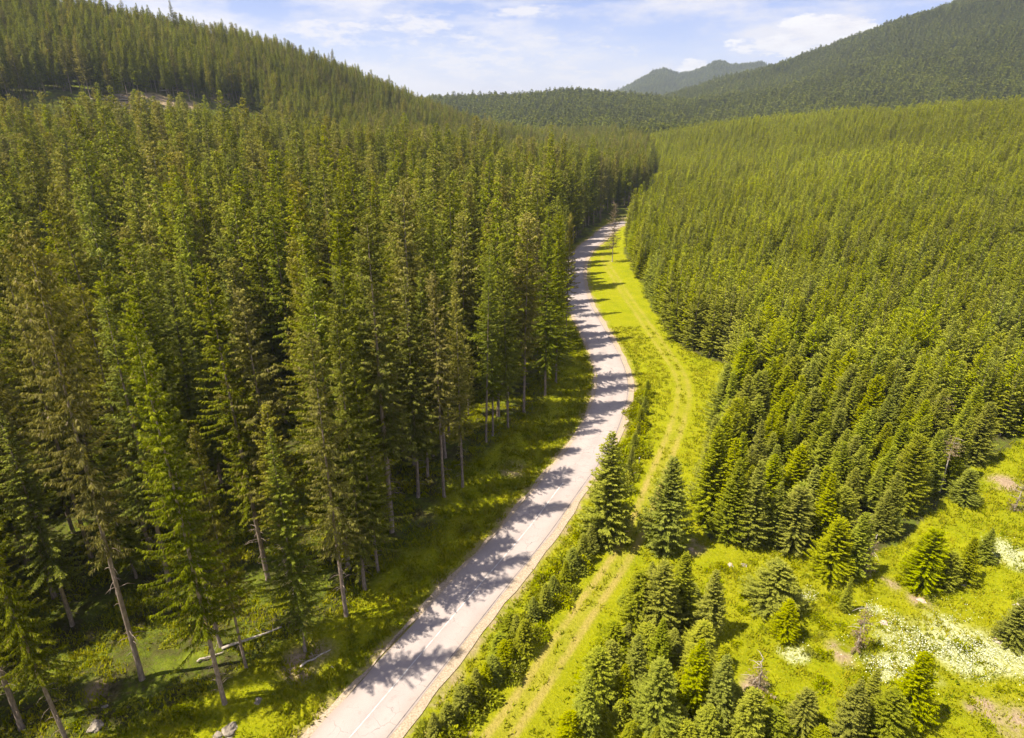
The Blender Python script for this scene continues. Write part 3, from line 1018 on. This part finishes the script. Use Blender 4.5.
# young plantation
rng = np.random.default_rng(4)
x, y = jgrid(20, 420, 40, 700, 3.1, rng, .46)
keep = inside(x, y, PLANT) & clear_of(x, y, .1) & (rng.random(x.shape) < .95) & (fbm(x, y, 16, 3) > -.52) 
keep &= (dist_poly(x, y, ROAD_C[::3])[0] > 5.5) & (np.hypot(x - 98, (y - 440) * .5) > 7)
keep &= (np.arctan2(x, y) < .80)
x, y = x[keep], y[keep]
z = terrain(x, y)
r = np.hypot(x, y)
h = np.clip(rng.normal(11.8, 1.5, x.shape), 5, 17) + fbm(x, y, 30, 2) * 3.5 + smooth(150, 420, r) * 2.5
h = h * (1 - .38 * smooth(88, 62, y) * smooth(20, 40, x))          # lower towards the clearing
u0, v0, _ = project(x, y, z)
vis = in_view(x, y, z, 6, 12)
order = np.argsort(np.where(vis, r, 1e9))
ind = order[:300 - len(HY_LIST) - len(THICKET)]
dP, _ = dist_poly(x, y, PL)
for i in ind:
    pairs = young_hi if r[i] < 100 else young_mid_me
    k = (0, 2, 3, 5, 0, 2, 5, 1)[int(rng.integers(0, 8))]
    edge = dP[i] < 4
    put_tree('young_spruce', pairs[k], x[i], y[i], z[i], h[i] / HY, rng.random() * 6.28,
             'young spruce among those in the outer row of the plantation facing the grass' if edge else 'young spruce among the closely planted ones in the near part of the plantation',
             'spruce tree', 'outer row of the plantation' if edge else 'young spruces in the near part of the plantation',
             (rng.normal(0, .02), rng.normal(0, .02)), rng.uniform(.9, 1.15) * (HY / h[i]) ** .4)
rest = np.setdiff1d(np.arange(len(x)), ind)
mid, far = rest[r[rest] < 300], rest[r[rest] >= 300]
scatter_trees('young_spruce_plantation', [young_mid[q] for q in (0, 2, 3, 5)], M['young'], rowf(mid, HY), 'dense even plantation of young spruces right of the meadow', 'forest')
scatter_trees('distant_spruce_plantation', [young_mid[q] for q in (0, 2, 5)], M['young'], rowf(far, HY), 'far upper part of the young spruce plantation below the mountain', 'forest')

# far hills
rng = np.random.default_rng(6)
n = 90000
rr = np.sqrt(rng.uniform(600 ** 2, 2100 ** 2, n)); tt = rng.uniform(-.62, .80, n)
x, y = rr * np.sin(tt), rr * np.cos(tt)
keep = ~((x < 160) & (y < 760) & (x < left_edge(np.minimum(y, 600)))) & ~inside(x, y, PLANT)
keep &= (fbm(x, y, 120, 3) > -.62)
SC = far_spot(617, 108)
keep &= np.hypot(x - SC[0], (y - SC[1]) * .6) > 16
keep &= ~((tt < -.12) & (rr > 800) & (rng.random(n) < .8))
x, y, rr, tt = x[keep], y[keep], rr[keep], tt[keep]
z = terrain(x, y)
h = rng.normal(19, 3, len(x))
pts = np.c_[x, y, z - .3, rng.random(len(x)) * 6.28, h / HM * 1.6, h / HM]
scatter_trees('mountain_forest', mature_lo[:3], M['far'], pts, 'dark spruce forest covering the big mountain slope at the right and the low hills', 'forest')
n = 26000
rr = np.sqrt(rng.uniform(2500 ** 2, 4000 ** 2, n)); tt = rng.uniform(.05, .50, n)
x, y = rr * np.sin(tt), rr * np.cos(tt)
uu, _, _ = project(x, y, terrain(x, y))
mead = (np.hypot((uu - 778) / 14, 0) < 1) & (rr > 3200) & (rr < 3620)
keep = ~mead
x, y = x[keep], y[keep]
z = terrain(x, y)
h = rng.normal(22, 4, len(x))
pts = np.c_[x, y, z - .5, rng.random(len(x)) * 6.28, h / HM * 2.0, h / HM]
scatter_trees('distant_peak_forest', mature_lo[:2], M['far'], pts, 'hazy blue-green forest on the farthest peak behind the mountain slope', 'forest')

# ------------------------------------------------------------------ small growth
def bush_data(seed, n=260, R=.9, Hh=1.0, kl=.3, kw=.16):
    g = np.random.default_rng(seed)
    d = g.normal(0, 1, (n, 3)); d[:, 2] = np.abs(d[:, 2]); d /= np.linalg.norm(d, axis=1)[:, None]
    rr_ = g.uniform(.45, 1, n) ** .6
    lob = 1 + .3 * np.sin(np.arctan2(d[:, 1], d[:, 0]) * 3 + seed)
    p = d * (rr_ * lob)[:, None] * np.array([R, R, Hh])
    dd = d + g.normal(0, .5, (n, 3)); dd[:, 2] += .3
    return kites(p, dd, g.uniform(.6, 1.3, n) * kl, g.uniform(.7, 1.3, n) * kw, g, .4), g.random(n), rr_ ** 3 * .7


bush_me = [crown_mesh('bush leaves', bush_data(k, 420), M['bush']) for k in range(3)]


def stem_mesh(seed):
    g = np.random.default_rng(seed); B = Bag()
    for _ in range(6):
        a = g.random() * 6.28; l = g.uniform(.5, .8)
        B.tube([(0, 0, -.1), (math.cos(a) * .15 * l, math.sin(a) * .15 * l, .35 * l), (math.cos(a) * l * .6, math.sin(a) * l * .6, .9 * l)], [.03, .02, .006], 4)
    return B.mesh('bush stems', M['bark'])


stem_me = [stem_mesh(k) for k in range(3)]


def put_bush(x, y, z, s, label, group, hz=1.0):
    e = bpy.data.objects.new('bush', None); C.objects.link(e)
    e.location = (x, y, z - .05); e.rotation_euler = (0, 0, RNG.random() * 6.28); e.scale = (s, s, s * hz)
    tag(e, label, 'bush', group)
    k = int(RNG.integers(0, 3))
    link('stems', stem_me[k], e); link('foliage', bush_me[k], e)


# hedge of saplings and bushes along the right road edge
SAP = [(582, 563, 533), (565, 584, 560), (545, 611, 583), (553, 600, 575), (524, 652, 620), (510, 635, 612), (493, 683, 655), (476, 698, 668), (463, 715, 684), (448, 731, 703),
       (500, 660, 633), (516, 640, 614), (533, 622, 596), (572, 572, 548), (486, 690, 662), (470, 706, 680), (435, 742, 712), (590, 552, 524), (505, 668, 640),
       (637, 440, 422), (634, 452, 432), (631, 466, 446), (640, 428, 408), (644, 415, 396), (645, 404, 388), (628, 478, 458), (622, 488, 470), (647, 395, 380)]
for u, v, vt in SAP:
    x_, y_, z_ = spot(u, v)
    hh = max(1.2, height_from_top(y_, vt) - z_)
    near_ = v > 500
    put_tree('spruce_sapling', young_hi[int(RNG.integers(0, 6))], x_, y_, z_, hh / HY, RNG.random() * 6.28,
             'spruce sapling in the hedge-like row between the road and the dirt track, lower stretch' if near_ else 'spruce sapling in the thin row between road and meadow, upper stretch at the bend',
             'sapling', 'saplings in the lower roadside row' if near_ else 'saplings in the upper roadside row', (0, 0), 1.4 if near_ else 1.15)
rng = np.random.default_rng(8)
RB = blur(np.array([flat_spot(u, v) for u, v in [(440, 745), (470, 705), (505, 655), (545, 600), (580, 560), (600, 525), (618, 490), (632, 455), (640, 425), (643, 395)]]), 1)
seg = np.r_[0, np.cumsum(np.linalg.norm(np.diff(RB, axis=0), axis=1))]
for k in range(115):
    s = rng.random() * seg[-1]
    x_ = np.interp(s, seg, RB[:, 0]) + rng.normal(0, .9); y_ = np.interp(s, seg, RB[:, 1]) + rng.normal(0, .5)
    put_bush(x_, y_, tz(x_, y_), rng.uniform(.6, 1.3), 'low leafy bush filling the overgrown row along the right roadside', 'bushes in the roadside row')
for k in range(95):
    u, v = rng.uniform(690, 1020), rng.uniform(560, 735)
    x_, y_, z_ = spot(u, v)
    put_bush(x_, y_, z_, rng.uniform(.3, .8), 'small pale bush dotted on the open clearing among the young spruces', 'bushes on the clearing', .8)
for k in range(150):
    t = rng.random(); yv = 30 + 90 * t ** 1.3
    x_ = left_edge(yv) + rng.uniform(-20, 5)
    if abs(x_ - road_x(yv)) < 6: continue
    put_bush(x_, yv, tz(x_, yv), rng.uniform(.3, .8), 'low bush on the mossy bank at the foot of the left forest', 'bushes on the mossy bank', .7)

# grass tussocks : real blades over the open ground
def grass(name, n, label, region, seed, h0=.22, mat='blades'):
    g = np.random.default_rng(seed)
    x, y = region(g, n)
    z = terrain(x, y)
    B = 9
    X = np.repeat(x, B) + g.normal(0, .22, len(x) * B); Y = np.repeat(y, B) + g.normal(0, .22, len(x) * B)
    Z = np.repeat(z, B) + .05
    a = g.random(len(X)) * 6.28; ln = h0 * g.uniform(.6, 1.7, len(X)); w = g.uniform(.05, .10, len(X))
    lean = g.uniform(.3, 1.0, len(X))
    p = np.c_[X, Y, Z]
    s = np.c_[np.cos(a), np.sin(a), np.zeros(len(X))] * w[:, None]
    f = np.c_[-np.sin(a) * lean * ln, np.cos(a) * lean * ln, ln]
    K = np.stack([p - s, p + s, p + f], 1)
    rn = np.repeat(np.repeat(g.random(len(x)), B) * .6 + .4 * g.random(len(X)), 3)
    me = mesh_from(name, K.reshape(-1, 3), [np.arange(len(K) * 3).reshape(-1, 3)], [M[mat]], {'rnd': ('FLOAT', rn)})
    tag(link(name, me), label, 'grass', None, 'stuff')


def not_road(x, y, d0=4.0):
    d, _ = dist_poly(x, y, ROAD_C[::2])
    return d > d0


def reg_right(g, n):
    x, y = g.uniform(-30, 75, n), g.uniform(24, 130, n)
    d, s = dist_poly(x, y, ROAD_C[::2])
    k = (d > 4.0) & (x > road_x(y)) & ~inside(x, y, PLANT)
    dt, _ = dist_poly(x, y, TRACK)
    k &= (g.random(n) < np.clip(.04 + smooth(1.3, 2.6, dt) * .5 + smooth(2.5, 7, dt) * .5, 0, 1)) | ((dt < .35) & (g.random(n) < .35))
    return x[k], y[k]


def reg_left(g, n):
    y = g.uniform(24, 130, n); x = left_edge(y) + g.uniform(-32, 22, n)
    d, s = dist_poly(x, y, ROAD_C[::2])
    k = (d > 3.7) & (x < road_x(y)) & ((x > left_edge(y) - 3) | (fbm(x, y, 5, 2) > -.08))
    return x[k], y[k]


grass('meadow_grass', 42000, 'long yellow-green grass of the meadow and clearing right of the road', reg_right, 21)
grass('bank_grass', 34000, 'moss-green grass on the bank between the left forest and the road', reg_left, 22, .22)


def flowers():
    g = np.random.default_rng(31)
    P = []
    for (u, v, a, b) in FLOWERS:
        px, py = flat_spot(u, v); ex = abs(flat_spot(u + a, v)[0] - px); ey = abs(flat_spot(u, v - b)[1] - py)
        n = int(75 * ex * ey)
        q = g.normal(0, .6, (n, 2))
        P.append(np.c_[px + q[:, 0] * ex, py + q[:, 1] * ey])
    P = np.vstack(P)
    P = P[fbm(P[:, 0], P[:, 1], 2.2, 3) > -.12]
    z = terrain(P[:, 0], P[:, 1]) + g.uniform(.35, .6, len(P))
    n = len(P)
    s = g.uniform(.018, .042, n)
    c = np.c_[P, z]
    tilt = g.normal(0, .35, (n, 2))
    K = []
    for k in range(6):
        a = k / 6 * 6.283
        dx, dy = np.cos(a) * s, np.sin(a) * s
        K.append(c + np.c_[dx, dy, dx * tilt[:, 0] + dy * tilt[:, 1]])
    K = np.stack(K, 1)
    st = np.stack([c - [0, 0, .005], c + np.c_[np.full(n, .012), np.zeros(n), np.full(n, -.005)], c - np.c_[np.zeros((n, 2)), np.full(n, .5)]], 1)
    V = np.vstack([K.reshape(-1, 3), st.reshape(-1, 3)])
    me = mesh_from('wildflowers', V, [np.arange(n * 6).reshape(-1, 6), np.arange(n * 3).reshape(-1, 3) + n * 6], [M['petals'], M['blades']],
                   mat_idx=np.r_[np.zeros(n), np.ones(n)])
    tag(link('wildflowers', me), 'white wildflowers growing in pale patches on the clearing', 'flowers', None, 'stuff')


flowers()

# ------------------------------------------------------------------ dead wood, stumps, rocks, post
def log(name, p, q, r, mat, label, cat, stubs=5, seed=0, group=None):
    g = np.random.default_rng(seed); B = Bag()
    p, q = np.array(p), np.array(q)
    t = np.linspace(0, 1, 8)[:, None]
    P = p + (q - p) * t + g.normal(0, .05, (8, 3)) * [1, 1, .3]
    root = bpy.data.objects.new(name, None); C.objects.link(root); root.location = tuple(p)
    tag(root, label, cat, group)
    B.tube(P - p, r * (1 - .55 * t[:, 0]), 8)
    link('stem', B.mesh('log stem', mat), root)
    for k in range(stubs):
        B2 = Bag()
        c = P[g.integers(2, 7)] - p; a = g.random() * 6.28; l = g.uniform(.4, 1.1)
        B2.tube([c, c + np.array([math.cos(a) * l * .7, math.sin(a) * l * .7, .5 * l]), c + np.array([math.cos(a) * l, math.sin(a) * l, l])], [r * .25, r * .15, .01], 4)
        link('branch_stub', B2.mesh('log stub', mat), root)


def gp(u, v, dz=0.0):
    x, y, z = spot(u, v)
    return (x, y, z + dz)


log('fallen_log', gp(222, 652, .35), gp(282, 630, .3), .13, M['deadwood'], 'long pale fallen log lying on the sunlit bank left of the road', 'log', 6, 1)
log('fallen_log', gp(198, 664, .3), gp(224, 655, .35), .1, M['deadwood'], 'short fallen log end lying left of the long pale one', 'log', 3, 2)
log('fallen_log', gp(300, 668, .25), gp(330, 652, .25), .1, M['deadwood'], 'thin grey branch log on the brown earth beside the road bank', 'log', 4, 3)
log('fallen_log', gp(610, 488, .2), gp(640, 470, .15), .05, M['deadwood'], 'thin bleached stick on the grass between saplings by the upper row', 'log', 2, 4)
for k, (a, b) in enumerate([((90, 101), (128, 101)), ((112, 96), (150, 104)), ((160, 92), (196, 92)), ((120, 107), (165, 112))]):
    A, Bp = clearing_spot(*a), clearing_spot(*b)
    d = np.array(Bp) - np.array(A); Ln = np.linalg.norm(d)
    if Ln > 26: Bp = tuple(np.array(A) + d / Ln * 24)
    Bp = (Bp[0], Bp[1], tz(Bp[0], Bp[1]))
    log('fallen_log', (A[0], A[1], A[2] + .6), (Bp[0], Bp[1], Bp[2] + .6), .32, M['deadwood'], 'felled grey trunk lying across the bare strip on the upper left hill', 'log', 4, 10 + k, 'felled trunks on the upper left hill')


def dead_tree(u, v, vt, label, seed, bare=.6, r0=.08):
    x, y, z = spot(u, v); h = height_from_top(y, vt) - z
    e = bpy.data.objects.new('dead_spruce', None); C.objects.link(e); e.location = (x, y, z - .05)
    e.rotation_euler = (0, 0, seed * 1.3)
    tag(e, label, 'dead tree')
    link('trunk', trunk_mesh('dead trunk', seed, h, r0, h * .8, M['deadwood'], 10, lo=.6), e)
    d = crown(seed + 300, h, max(.8, h * .15), h * bare, .3, 7, .12, .06, .34, .3, .6, .7, .3, .4, .3)
    link('dry_twigs', crown_mesh('dry twigs', d, M['dry']), e)
    placed.append((x, y, 1.5))


dead_tree(856, 651, 608, 'dry grey-brown dead spruce in the middle of the clearing below two flower patches', 1, .15)
dead_tree(864, 578, 540, 'dead spruce with dry brown branches leaning beside the pair before the plantation', 2, .25)
dead_tree(938, 492, 436, 'bare pale dead trunk standing at the plantation edge', 3, .7, .12)
dead_tree(933, 446, 395, 'bare white trunk exposed in a dark gap inside the plantation', 4, .8, .12)
dead_tree(757, 690, 664, 'small dry brown spruce right of the lower clump', 5, .1)
dead_tree(1014, 512, 482, 'dry grey dead spruce near the right edge above the clearing', 6, .1)
dead_tree(612, 262, 203, 'thin bare-trunked spruce standing at the far end of the meadow before the road vanishes', 7, .25, .14)
dead_tree(300, 400, 300, 'dead lichen-grey spruce top rising among the green crowns of the left forest', 8, .35, .25)


def stump(u, v, r, label, seed):
    g = np.random.default_rng(seed)
    x, y, z = spot(u, v)
    e = bpy.data.objects.new('tree_stump', None); C.objects.link(e); e.location = (x, y, z)
    tag(e, label, 'stump', 'stumps on the clearing')
    B = Bag()
    B.tube([(0, 0, -.3), (0, 0, 0), (0, 0, .1), (.02, 0, .3)], [r * 1.9, r * 1.6, r * 1.15, r], 12)
    for k in range(5):
        a = k * 1.26 + g.random() * .6
        B.tube([(math.cos(a) * r * .6, math.sin(a) * r * .6, .22), (math.cos(a) * r * 1.7, math.sin(a) * r * 1.7, .06), (math.cos(a) * r * 2.8, math.sin(a) * r * 2.8, -.1)], [r * .35, r * .25, r * .1], 6)
    link('bark', B.mesh('stump bark', M['deadwood']), e)
    B = Bag(); B.tube([(.02, 0, .3), (.02, 0, .32)], [r * .95, r * .93], 12)
    link('cut_face', B.mesh('stump cut', M['cutwood'], False), e)


for i, (u, v, r_, lab) in enumerate([
        (921, 602, .45, 'pale stump on grass between the upper clearing spruces and the big flower patch'),
        (998, 643, .5, 'pale stump at the foot of the small dark spruce at the right edge'),
        (963, 585, .4, 'pinkish stump at the foot of the spruce third from left on the upper clearing'),
        (700, 642, .4, 'stump in the bare earth below the spruce with the visible trunk'),
        (630, 703, .4, 'stump in bare earth left of the well-shaped light spruce'),
        (691, 551, .4, 'stump at the foot of the plantation edge by the track'),
        (1020, 607, .5, 'broad pale stump cut by the right edge of the photo'),
        (884, 624, .35, 'pale stump beside the small flower patch'),
        (730, 566, .3, 'little stump on the grass just in front of the plantation edge'),
        (757, 697, .4, 'stump at the foot of the small dry brown spruce')]):
    stump(u, v, r_ * .62, lab, i)


def rock(u, v, s, label, seed, group=None):
    g = np.random.default_rng(seed)
    x, y, z = spot(u, v)
    import bmesh
    bm = bmesh.new(); bmesh.ops.create_icosphere(bm, subdivisions=3, radius=1)
    ph = g.random(6) * 6
    for w in bm.verts:
        c = w.co
        f = 1 + .22 * math.sin(c.x * 3 + ph[0]) * math.cos(c.y * 3.4 + ph[1]) + .12 * math.sin(c.z * 7 + ph[2] + c.x * 5) + g.normal(0, .03)
        w.co = c * f; w.co.z = w.co.z * .62
        w.co *= s
    me = bpy.data.meshes.new('rock'); bm.to_mesh(me); bm.free(); me.materials.append(M['rock'])
    o = link('rock', me); o.location = (x, y, z + s * .15); o.rotation_euler = (0, 0, g.random() * 6)
    tag(o, label, 'rock', group)


rock(230, 732, .6, 'large grey rock on the moss at the bottom edge, below the nearest trunk', 1)
rock(218, 737, .4, 'smaller grey rock leaning on the large one at the bottom edge', 2)
rock(258, 702, .35, 'pale rock on the bank just above the roadside at lower left', 3)
rock(332, 668, .22, 'small pale rock beside the left road edge', 4)
rock(96, 727, .5, 'reddish-grey rock in bare earth at the bottom left', 5)
rock(105, 708, .3, 'small rock in the bare earth above the reddish-grey one', 6)
rock(744, 566, .3, 'small rock on the grass left of the full spruce at plantation edge', 7)

# roadside marker post
x_, y_, z_ = spot(639, 464)
e = bpy.data.objects.new('marker_post', None); C.objects.link(e); e.location = (x_, y_, z_)
tag(e, 'small white roadside marker post standing beside the upper sapling row', 'marker post')
B = Bag(); B.tube([(0, 0, -.2), (0, 0, .4), (0, 0, .95), (0, .01, 1.0)], [.075, .072, .07, .045], 8)
link('post', B.mesh('marker body', M['white_paint'], False), e)
B = Bag(); B.tube([(0, 0, .68), (0, 0, .84)], [.078, .078], 8)
link('band', B.mesh('marker band', M['black_paint'], False), e)

# ------------------------------------------------------------------ haze
import bmesh
bm = bmesh.new(); bmesh.ops.create_cube(bm, size=1.0)
me = bpy.data.meshes.new('haze'); bm.to_mesh(me); bm.free()
hz = link('haze', me)
hz.scale = (10800, 10800, 480); hz.location = (0, 0, 480 / 2 - 60)
mh, nt, out = new_mat('haze')
pv = N(nt, 'ShaderNodeVolumePrincipled', Density=.00012)
pv.inputs['Color'].default_value = (.72, .84, 1, 1); pv.inputs['Anisotropy'].default_value = .2
L(nt, pv.outputs[0], out.inputs['Volume'])
me.materials.append(mh)
tag(hz, 'thin pale blue air between the camera and the far hills', 'haze', None, 'stuff')

# ------------------------------------------------------------------ sky, sun, camera
SUN_EL, SHADOW_AZ = math.radians(60), math.radians(17)     # shadows fall to +X, a little to +Y
sd = np.array([-math.cos(SUN_EL) * math.cos(SHADOW_AZ), -math.cos(SUN_EL) * math.sin(SHADOW_AZ), math.sin(SUN_EL)])
w = bpy.data.worlds.new('World'); S.world = w; w.use_nodes = True
nt = w.node_tree; nt.nodes.clear()
out = nt.nodes.new('ShaderNodeOutputWorld'); bg = nt.nodes.new('ShaderNodeBackground')
sk = nt.nodes.new('ShaderNodeTexSky'); sk.sky_type = 'NISHITA'; sk.sun_disc = False
sk.sun_elevation = SUN_EL; sk.sun_rotation = math.atan2(sd[0], sd[1]); sk.altitude = 1200; sk.air_density = 1.0; sk.dust_density = .4; sk.ozone_density = 2.5
tc = nt.nodes.new('ShaderNodeTexCoord')
sx = nt.nodes.new('ShaderNodeSeparateXYZ'); L(nt, tc.outputs['Generated'], sx.inputs[0])
az = math_(nt, 'ARCTAN2', sx.outputs[0], sx.outputs[1]); el = math_(nt, 'ARCSINE', sx.outputs[2])
cb = nt.nodes.new('ShaderNodeCombineXYZ'); L(nt, math_(nt, 'MULTIPLY', az, 3.2), cb.inputs[0]); L(nt, math_(nt, 'MULTIPLY', el, 11), cb.inputs[1])
n1 = noise(nt, cb.outputs[0], 1.7, 9, .62)
n2 = noise(nt, cb.outputs[0], 6.0, 8, .7)


def blob(a0, e0, wa, we):
    p = math_(nt, 'POWER', math_(nt, 'MULTIPLY', math_(nt, 'SUBTRACT', az, a0), 1 / wa), 2)
    q = math_(nt, 'POWER', math_(nt, 'MULTIPLY', math_(nt, 'SUBTRACT', el, e0), 1 / we), 2)
    return math_(nt, 'SUBTRACT', 1.0, math_(nt, 'ADD', p, q))


def dir_px(u, v):
    x, y = (u - CX) / F, (CY - v) / F
    dy, dz = y * SP + CP, y * CP - SP
    return math.atan2(x, dy), math.asin(dz / math.sqrt(x * x + dy * dy + dz * dz))


def cloud_blob(u, v, du, dv, soft):
    a0, e0 = dir_px(u, v); a1, _ = dir_px(u + du, v); _, e1 = dir_px(u, v - dv)
    b = blob(a0, e0, abs(a1 - a0), abs(e1 - e0))
    b = math_(nt, 'ADD', b, math_(nt, 'MULTIPLY', math_(nt, 'SUBTRACT', n2, .5), 7.0))
    return framp(nt, b, 0, soft)


thin = math_(nt, 'MULTIPLY', framp(nt, n1, .42, .60), .92)
low = framp(nt, el, .14, .0)                       # clouds thicken to the horizon
cl = math_(nt, 'MAXIMUM', thin, math_(nt, 'MULTIPLY', low, framp(nt, n1, .30, .58)))
for args in [(485, 62, 150, 40, 1.3), (420, 24, 60, 14, 1.3), (335, 32, 55, 20, 1.2), (610, 78, 90, 12, 1.0), (530, 12, 60, 8, 1.2)]:
    cl = math_(nt, 'MAXIMUM', cl, math_(nt, 'MULTIPLY', cloud_blob(*args), .97))
cum = None
for args in [(822, 34, 58, 20, .5), (790, 46, 60, 12, .5), (700, 66, 24, 8, .6), (850, 24, 30, 12, .5)]:
    c_ = cloud_blob(*args); cum = c_ if cum is None else math_(nt, 'MAXIMUM', cum, c_)
SKYC = mix(nt, 1.0, sk.outputs[0], (.90, .82, 1.12), 'MULTIPLY')
col = mix(nt, cl, SKYC, (7.0, 6.75, 7.1))
col = mix(nt, cum, col, ramp(nt, n2, [(.3, (6.6, 6.2, 6.6)), (.6, (8.2, 7.9, 7.9))]))
L(nt, col, bg.inputs[0]); bg.inputs[1].default_value = .066
L(nt, bg.outputs[0], out.inputs[0])

from mathutils import Vector
ld = bpy.data.lights.new('sun', 'SUN'); ld.energy = 5.0; ld.angle = math.radians(.53); ld.color = (1, .91, .74)
lo = bpy.data.objects.new('sun', ld); C.objects.link(lo)
lo.rotation_euler = Vector((-sd[0], -sd[1], -sd[2])).to_track_quat('-Z', 'Y').to_euler()

cd = bpy.data.cameras.new('camera'); cam = bpy.data.objects.new('camera', cd); C.objects.link(cam)
cam.location = (0, 0, CAM_H); cam.rotation_euler = (math.pi / 2 - PITCH, 0, 0)
cd.sensor_width = 36; cd.lens = F / 1024 * 36; cd.clip_end = 20000; cd.clip_start = .5
S.camera = cam
S.view_settings.view_transform = 'Standard'; S.view_settings.look = 'None'; S.view_settings.gamma = 1; S.view_settings.exposure = 1.1
S.cycles.max_bounces = 5; S.cycles.diffuse_bounces = 3; S.cycles.transmission_bounces = 3; S.cycles.volume_bounces = 0; S.cycles.glossy_bounces = 1
S.cycles.use_denoising = True
S.cycles.use_adaptive_sampling = True; S.cycles.adaptive_threshold = .02
S.cycles.caustics_reflective = False; S.cycles.caustics_refractive = False
